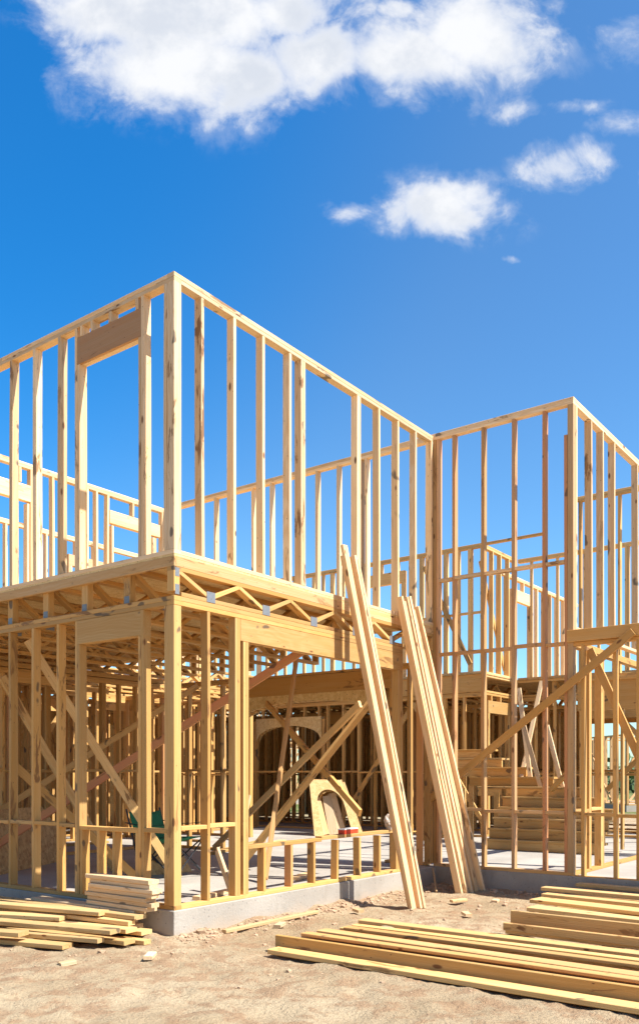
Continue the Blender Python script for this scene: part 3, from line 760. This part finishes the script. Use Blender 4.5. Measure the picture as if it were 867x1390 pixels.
# OSB offcut sheet leaning in the left room
g = Geo(); a = world(.5, 3.55, 0); b = world(2.45, 4.6, 0)
d = (b - a).normalized(); nrm = Vector((-d.y, d.x, 0))
g.prism([(0, 0), (2.0, 0), (1.9, .45), (1.55, .78), (.2, .78), (0, .74)], a, d, (Vector((0, 0, 1)) + nrm * .22).normalized(), nrm, .012)
o = g.build('strand_board_sheet', M_OSB, origin=tuple(a)); tag(o, 'cut sheet of strand board standing in the left room', 'board')
g = Geo(); a = world(1.5, 2.2, 0); d = (world(2.3, 2.0, 0) - a).normalized(); nrm = Vector((-d.y, d.x, 0))
g.prism([(0, 0), (.75, 0), (.5, .55), (.1, .62)], a, d, (Vector((0, 0, 1)) + nrm * .3).normalized(), nrm, .012)
o = g.build('strand_board_offcut', M_OSB, origin=tuple(a)); tag(o, 'triangular offcut of strand board standing behind the neat stack', 'board')

# arch forms leaning deep in the room
def arch_form(u, v, width, height, lean_, label, rz):
    p = world(u, v, 0); root = empty('arch_form', p, ROT + rz); tag(root, label, 'arch form', 'arch forms leaning in the hall')
    side = .17
    outer = [(0, 0), (width, 0), (width * .84, height), (width * .16, height)]
    # front and back strand board faces as strips round the arch
    def strip(y):
        vs = []; fs = []; n = 14
        for i in range(n + 1):
            q = i / n; an = math.pi * (1 - q)
            ix = width / 2 + (width / 2 - side) * .9 * math.cos(an); iz = height * .55 + height * .28 * math.sin(an)
            ox = width * .16 + (width * .68) * q; oz = height
            vs += [(ix, y, iz), (ox, y, oz)]
        for i in range(n): fs.append((2 * i, 2 * i + 2, 2 * i + 3, 2 * i + 1))
        l = len(vs)
        vs += [(0, y, 0), (side, y, 0)]; fs.append((l, l + 1, 0, 1))
        vs += [(width - side, y, 0), (width, y, 0)]; fs.append((l + 2, l + 3, 2 * n + 1, 2 * n))
        return vs, fs
    tilt = Matrix.Rotation(-lean_, 4, 'X'); tilt[0][2] -= .24
    g = Geo()
    for y in (0, .22):
        vs, fs = strip(y); g.raw([tilt @ Vector(q) for q in vs], fs)
    g.build('face_panel', M_OSB2, root)
    g = Geo()
    edge = [((0, 0), (width * .16, height)), ((width * .16, height), (width * .84, height)), ((width * .84, height), (width, 0)), ((side, 0), (width * .2, height * .55)), ((width - side, 0), (width * .8, height * .55))]
    for (x0, z0), (x1, z1) in edge:
        g.board(tilt @ Vector((x0, .11, z0 + .01)), tilt @ Vector((x1, .11, z1 - .01)), .216, .02, tilt @ Vector((0, 1, 0)))
    g.build('edge_board', M_WOOD, root)
arch_form(8.0, 4.52, .92, 1.12, R(14), 'arch shaped form of strand board, nearest of the two leaning forms', R(-56))
arch_form(8.28, 4.68, .92, 1.08, R(16), 'arch shaped form half hidden behind the nearest form', R(-60))
loose((6.2, 4.9, .02), (6.7, 5.15, .78), .24, .05, (0, 1, 0), 'short wide plank leaning by the post deep inside', None, name='leaning_plank', cat='plank')

for i, (uu, vv, dx_, lb) in enumerate(((8.05, 4.28, -.14, 'left short board standing inside the arch form'), (8.17, 4.16, -.10, 'middle short board standing inside the arch form'), (8.29, 4.04, -.17, 'right short board standing inside the arch form'))):
    loose((uu + .12, vv + .12, .02), (uu + .30 + dx_ * .6, vv + .30 - dx_ * .8, .72 + .05 * i), .17, .03, (.6, -.8, 0), lb, 'short boards standing inside the arch form', name='leaning_plank', cat='plank')
# red box on the sill
p = world(2.72, .045, .524)
rb = empty('cardboard_box', p, ROT + .05); tag(rb, 'small red cardboard box with a white top on the low sill', 'box')
Geo().box((-.15, -.04, .0), (.15, .04, .048), ch=.002).build('carton', M_RED, rb)
Geo().box((-.152, -.042, .0485), (.152, .042, .060), ch=.002).build('lid', M_WHITECARD, rb)
# crumpled clear film
import bmesh
bm = bmesh.new(); bmesh.ops.create_icosphere(bm, subdivisions=4, radius=.062)
for v in bm.verts:
    q = v.co * 22; d = noise.noise(q) * .5 + noise.noise(q * 2.3) * .35
    v.co *= 1 + d; v.co.z *= 1.4; v.co.x *= .8
me = bpy.data.meshes.new('crumpled_film'); bm.to_mesh(me); bm.free(); me.materials.append(M_FILM)
o = bpy.data.objects.new('crumpled_film', me); COL.objects.link(o); o.location = world(3.55, .02, .62)
tag(o, 'crumpled plastic film caught on the end of the low sill', 'plastic film')

# camp chair
ch = empty('camp_chair', (-1.74, 10.0, 0), R(-30)); tag(ch, 'green folding camp chair on the slab behind the corner post', 'chair')
def curved(pts_fn, nx, ny, name, mat, th=.006):
    g = Geo(); vs = [pts_fn(i / nx, j / ny) for i in range(nx + 1) for j in range(ny + 1)]
    fs = [(i * (ny + 1) + j, (i + 1) * (ny + 1) + j, (i + 1) * (ny + 1) + j + 1, i * (ny + 1) + j + 1) for i in range(nx) for j in range(ny)]
    g.raw(vs, fs); g.smooth = True; o = g.build(name, mat, ch); m = o.modifiers.new('s', 'SOLIDIFY'); m.thickness = th; return o
# chair faces +x: back at -x
curved(lambda a, b: (-.27 - .12 * a, -.27 + .54 * b, .42 + .34 * a - .03 * math.sin(math.pi * b) * a), 8, 8, 'backrest', M_GREEN)
curved(lambda a, b: (-.28 + .58 * a, -.27 + .54 * b, .44 - .06 * math.sin(math.pi * a) * math.sin(math.pi * b) + .03 * a), 8, 8, 'seat', M_GREEN)
for sy in (-1, 1):
    curved(lambda a, b, sy=sy: (-.36 + .62 * a, sy * (.30 + .05 * b) - .025, .64 - .03 * math.sin(math.pi * a)), 6, 2, 'armrest', M_DARKGREEN)
    for (p0, p1) in (((-.30, sy * .27, .02), (.28, sy * .27, .46)), ((.30, sy * .28, .02), (-.28, sy * .28, .46)), ((-.26, sy * .29, .30), (-.41, sy * .29, .79)), ((.28, sy * .29, .44), (.26, sy * .31, .64))):
        Geo().tube([p0, p1], .010).build('leg' if p0[2] < .1 else 'frame_tube', M_BLACK, ch)
for sx in (-1, 1):
    for s_ in (-1, 1): Geo().tube([(sx * .29, -.27 * s_, .02), (sx * .27, .27 * s_, .43)], .009).build('leg', M_BLACK, ch)
    for sy in (-1, 1): Geo().tube([(sx * .30 - .025, sy * .275, .012), (sx * .30 + .025, sy * .275, .012)], .016).build('foot', M_BLACK, ch)

# ================= ground ======================================================
def gh(x, y):
    d = math.hypot(x, y - 9)
    if d > 60: return GZ - .02 - min(.3, (d - 60) * .002)
    p = Vector((x, y, 0))
    h = noise.fractal(p * .9, 1.0, 2.1, 4) * .022 + noise.fractal(p * 5.5 + Vector((3, 7, 1)), .8, 2.2, 5) * .019
    r = noise.noise(p * 2.3 + Vector((9, 2, 0)))
    h += max(0, r - .25) * .06
    # boot prints and a scuffed track
    q = noise.voronoi(Vector((x * 2.6, y * 1.9, 0)))[0][0]
    h -= .030 * max(0, 1 - q / .30)
    dx_, dy_ = x - CORNER[0], y - CORNER[1]
    uu_ = dx_ * .5995 + dy_ * .8004; vv_ = -dx_ * .8004 + dy_ * .5995
    if -.3 < uu_ < 4.6: h += .055 * math.exp(-(max(0, -vv_) / .16) ** 2) * (.55 + 1.1 * noise.noise(p * 2.7))
    if vv_ < .1: h += .05 * math.exp(-(max(0, 4.6 - uu_) / .2) ** 2) * (.5 + noise.noise(p * 3.1))
    fade = max(0, 1 - max(0, d - 9) / 25)
    return GZ + h * fade
def axis(lo, hi, step, far):
    out = [lo + i * step for i in range(int((hi - lo) / step) + 1)]
    a = []; s = step; x = lo
    while x > -far: s *= 1.35; x -= s; a.append(x)
    b = []; s = step; x = out[-1]
    while x < far: s *= 1.35; x += s; b.append(x)
    return a[::-1] + out + b
xs = axis(-5, 7, .045, 3000); ys = axis(5, 14, .045, 3000)
g = Geo(); ny = len(ys)
vs = [(x, y, gh(x, y)) for x in xs for y in ys]
fs = [(i * ny + j, (i + 1) * ny + j, (i + 1) * ny + j + 1, i * ny + j + 1) for i in range(len(xs) - 1) for j in range(ny - 1)]
g.v = vs; g.f = fs; g.bc = vs; g.tint = [(0, 0, 0)] * len(vs); g.smooth = True
tag(g.build('ground', M_GROUND), kind='structure')

# clods and gravel
def gravel():
    bm = bmesh.new(); rnd = random.Random(4)
    for i in range(2600):
        x = rnd.uniform(-3.5, 5.5); y = rnd.uniform(5.6, 11.8)
        if rnd.random() < .45:
            # windrow of loose soil along the footing
            t = rnd.random(); u = rnd.uniform(-.1, 4.5); p = world(u, -.06 - abs(rnd.gauss(0, .12)), 0); x, y = p.x, p.y
        if rnd.random() < .10: p = world(4.5 - abs(rnd.gauss(0, .15)), rnd.uniform(-1.8, -.1), 0); x, y = p.x, p.y
        r = min(.004 + rnd.expovariate(1 / .006), .034)
        m = Matrix.Translation((x, y, gh(x, y) + r * .2)) @ Matrix.Rotation(rnd.uniform(0, 6), 4, 'Z') @ Matrix.Diagonal((r * rnd.uniform(.8, 1.5), r, r * rnd.uniform(.5, .9), 1))
        res = bmesh.ops.create_icosphere(bm, subdivisions=1, radius=1, matrix=m)
        for v in res['verts']: v.co += Vector((rnd.uniform(-1, 1), rnd.uniform(-1, 1), rnd.uniform(-1, 1))) * r * .22
    me = bpy.data.meshes.new('gravel'); bm.to_mesh(me); bm.free(); me.materials.append(M_PEBBLE)
    o = bpy.data.objects.new('gravel', me); COL.objects.link(o); tag(o, 'small dry clods and gravel scattered over the sandy soil', kind='stuff')
gravel()

# ================= far houses ==================================================
def far_house(x, y, rz, w, d, label, storeys=1, roof=True):
    root = empty('timber_frame_house', (x, y, GZ), rz); tag(root, label, 'house', 'unfinished timber houses in the distance')
    g = Geo(); g.box((0, 0, 0), (w, d, .25)); g.build('foundation_slab', M_CONC, root)
    H = 2.7
    for st in range(storeys):
        z0 = .25 + st * 3.0
        for (ax, c, n) in (('x', 0, w), ('x', d, w), ('y', 0, d), ('y', w, d), ('y', w * .5, d), ('x', d * .5, w)):
            g = Geo(); s = 0
            opening = random.uniform(1, n - 2)
            while s < n:
                if not (opening < s < opening + 1.2):
                    lo, hi = ((s, c, z0), (s + .05, c + .1, z0 + H)) if ax == 'x' else ((c, s, z0), (c + .1, s + .05, z0 + H))
                    g.box(lo, hi)
                s += .41
            for zz in (z0, z0 + H, z0 + 1.3):
                lo, hi = ((0, c, zz), (n, c + .1, zz + .06)) if ax == 'x' else ((c, 0, zz + .001), (c + .1, n, zz + .061))
                g.box(lo, hi)
            a = random.uniform(.2, n * .4); b = a + 2.2
            if ax == 'x': g.board((a, c - .04, z0 + .1), (b, c - .04, z0 + H), .09, .04); 
            else: g.board((c - .04, a, z0 + .1), (c - .04, b, z0 + H), .09, .04)
            g.build('stud_wall', M_WOOD, root)
        if st < storeys - 1:
            g = Geo(); g.box((0, 0, z0 + H + .07), (w, d, z0 + 3.0)); g.build('floor_deck', M_OSB, root)
    if roof:
        zt = .25 + (storeys - 1) * 3.0 + H + .06; k = .05
        while k < w:
            g = Geo(); r = d * .32
            g.board((k, -.35, zt - .1), (k, d / 2, zt + r), .12, .045); g.board((k, d + .35, zt - .1), (k, d / 2, zt + r), .12, .045)
            g.board((k, 0, zt + .05), (k, d, zt + .05), .12, .045); g.board((k, d * .25, zt + .05), (k, d / 2, zt + r * .9), .09, .045); g.board((k, d * .75, zt + .05), (k, d / 2, zt + r * .9), .09, .045)
            g.build('roof_truss', M_WOOD, root); k += .9
far_house(-13.5, 30, R(20), 11, 8, 'distant sunlit timber house with bare rafters seen through the left studs')
far_house(-22, 50, R(-10), 12, 9, 'furthest timber house seen low between the left studs', 1)
far_house(-3.5, 40, R(35), 10, 8, 'distant timber house seen behind the arch', 1)
far_house(11.8, 33, R(10), 7, 5, 'low distant timber house seen through the right wing', 1, False)

# ================= vegetation beyond ==========================================
def bushes():
    rnd = random.Random(9); g = Geo()
    for i in range(150):
        y = rnd.uniform(60, 120); x = rnd.uniform(-.6, .6) * y
        s = rnd.uniform(1.2, 2.6) * (y / 80)
        for j in range(90):
            v = Vector((rnd.gauss(0, 1), rnd.gauss(0, .8), abs(rnd.gauss(0, .55)))) * s
            c = Vector((x, y, GZ - .3)) + v; q = rnd.uniform(.18, .42)
            a = Vector((rnd.uniform(-1, 1), rnd.uniform(-1, 1), rnd.uniform(-1, 1))).normalized() * q
            b = a.cross(Vector((rnd.uniform(-1, 1), rnd.uniform(-1, 1), rnd.uniform(-1, 1)))).normalized() * q
            g.raw([c - a, c + b, c + a, c - b], [(0, 1, 2, 3)])
    o = g.build('far_scrub', M_LEAF); tag(o, 'green scrub and low trees along the horizon behind the site', kind='stuff')
bushes()

# ================= sky, sun, camera ===========================================
SUN_EL = R(53)
sd = Vector((.904, -.427, 0)).normalized()
w = bpy.data.worlds.new('World'); scene.world = w; w.use_nodes = True
nt = w.node_tree; nt.nodes.clear(); n = N(nt)
out = nt.nodes.new('ShaderNodeOutputWorld'); bg = nt.nodes.new('ShaderNodeBackground'); n.link(bg.outputs[0], out.inputs[0])
sky = nt.nodes.new('ShaderNodeTexSky'); sky.sky_type = 'NISHITA'; sky.sun_disc = False
sky.sun_elevation = SUN_EL; sky.sun_rotation = math.atan2(sd.x, sd.y)
sky.air_density = 1.0; sky.dust_density = .5; sky.ozone_density = 1.0
hs = nt.nodes.new('ShaderNodeHueSaturation'); hs.inputs['Saturation'].default_value = 1.22; hs.inputs['Value'].default_value = 1.0
n.link(sky.outputs[0], hs.inputs['Color'])
d = nt.nodes.new('ShaderNodeTexCoord').outputs['Generated']
# the sky is deepest blue high on the left, paler low and to the right
pole = Vector((-.55, 1, .95)).normalized()
toward = n.ramp(n.vmath('DOT_PRODUCT', d, tuple(pole)), .83, .985)
tintc = n.mix(toward, (.70, .95, 1.06, 1), (.16, .83, 1.16, 1))
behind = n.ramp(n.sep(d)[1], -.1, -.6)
tintc = n.mix(behind, tintc, (.60, .65, .70, 1))  # unseen sky behind the camera dimmed to cut fill on shaded faces
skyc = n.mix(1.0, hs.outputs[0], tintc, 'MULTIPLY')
dx, dy, dz = n.sep(d); ay = n.math('MAXIMUM', n.math('ABSOLUTE', dy), .05)
a = n.math('DIVIDE', dx, ay); b = n.math('DIVIDE', dz, ay)
P = n.comb(a, b, 0.0)
warp = n.noise(n.vmath('ADD', P, (5.2, 1.3, 0)), 6.0, 5, .6); warp2 = n.noise(n.vmath('ADD', P, (1.2, 8.3, 0)), 6.0, 5, .6)
aw = n.math('ADD', a, n.math('MULTIPLY', n.math('SUBTRACT', warp, .5), .13)); bw = n.math('ADD', b, n.math('MULTIPLY', n.math('SUBTRACT', warp2, .5), .09))
def px(x, y): return ((x - 433.5) / 1165., (1052 - y) / 1165.)
blobs = [(160, 5, 105, 72, 1), (230, 90, 150, 78, 1.1), (320, 105, 105, 66, 1.05), (430, 85, 120, 62, 1.05), (560, 85, 120, 62, 1.05), (640, 45, 115, 82, 1), (690, 85, 60, 55, .75),
         (250, 20, 170, 70, 1.1), (75, 110, 30, 30, .55), (380, 10, 120, 60, 1), (720, 150, 60, 28, .62), (600, 278, 92, 42, .92), (660, 262, 60, 34, .8), (560, 290, 50, 36, .8), (480, 290, 40, 18, .55),
         (770, 220, 66, 30, .78), (690, 346, 14, 8, .5), (850, 40, 50, 40, .62), (855, 170, 40, 26, .68), (800, 145, 60, 14, .5), (865, 250, 18, 25, .55), (740, 10, 50, 20, .55), (545, 8, 40, 22, .7)]
field = None
for (cx, cy, rx, ry, st) in blobs:
    ca, cb = px(cx, cy); st = st if rx > 80 else st * .9
    ex = n.math('DIVIDE', n.math('SUBTRACT', aw, ca), rx / 1165.); ey = n.math('DIVIDE', n.math('SUBTRACT', bw, cb), ry / 1165.)
    rr = n.math('ADD', n.math('MULTIPLY', ex, ex), n.math('MULTIPLY', ey, ey))
    f = n.math('MULTIPLY', n.math('EXPONENT', n.math('MULTIPLY', rr, -1.1)), st)
    field = f if field is None else n.math('MAXIMUM', field, f)
fb = n.noise(P, 13.0, 9, .62, .3)
dens = n.math('ADD', field, n.math('MULTIPLY', n.math('SUBTRACT', fb, .5), n.math('SUBTRACT', 2.0, n.math('MULTIPLY', n.ramp(field, .35, 1.0), 1.25))))
mask = n.math('MULTIPLY', n.ramp(dens, .22, .92), n.ramp(field, .10, .30))
thin = n.math('MULTIPLY', n.ramp(dens, .12, .5), n.math('MULTIPLY', n.ramp(field, .05, .25), .2))
mask = n.math('MAXIMUM', mask, thin)
mask = n.math('MULTIPLY', mask, n.math('MULTIPLY', n.math('GREATER_THAN', dz, 0.0), n.math('GREATER_THAN', dy, 0.0)))  # clouds kept out of the unseen rear sky, also lowering the fill
# cloud self shading: thick parts seen from below are greyer
fb2 = n.noise(n.vmath('ADD', P, (.012, -.02, 0)), 9.0, 6, .6)
core = n.math('MULTIPLY', n.ramp(dens, .55, 1.0), n.ramp(fb2, .36, .60))
cloudc = n.mix(n.math('MULTIPLY', core, .85), (4.75, 4.8, 4.9, 1), (3.35, 3.6, 4.05, 1))
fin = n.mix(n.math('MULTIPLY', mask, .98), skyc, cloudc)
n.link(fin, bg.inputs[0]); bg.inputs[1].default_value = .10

sl = bpy.data.lights.new('sun', 'SUN'); sl.energy = 5.0; sl.angle = R(.53); sl.color = (1, .955, .88)
so = bpy.data.objects.new('sun', sl); COL.objects.link(so)
dirv = Vector((sd.x * math.cos(SUN_EL), sd.y * math.cos(SUN_EL), math.sin(SUN_EL)))
so.rotation_euler = dirv.to_track_quat('Z', 'Y').to_euler(); so.location = (10, -5, 20)

cam = bpy.data.cameras.new('camera'); co = bpy.data.objects.new('camera', cam); COL.objects.link(co); scene.camera = co
co.location = (0, 0, 1.19); co.rotation_euler = (R(90), 0, 0)
cam.sensor_fit = 'HORIZONTAL'; cam.sensor_width = 36; cam.lens = 1165 / 867 * 36
cam.shift_y = (1052 - 695) / 867; cam.clip_start = .05; cam.clip_end = 9000
scene.view_settings.view_transform = 'Standard'; scene.view_settings.look = 'None'
scene.view_settings.gamma = 1; scene.view_settings.use_curve_mapping = False
scene.view_settings.exposure = 1.06
scene.render.engine = 'CYCLES'
scene.cycles.max_bounces = 8; scene.cycles.diffuse_bounces = 6
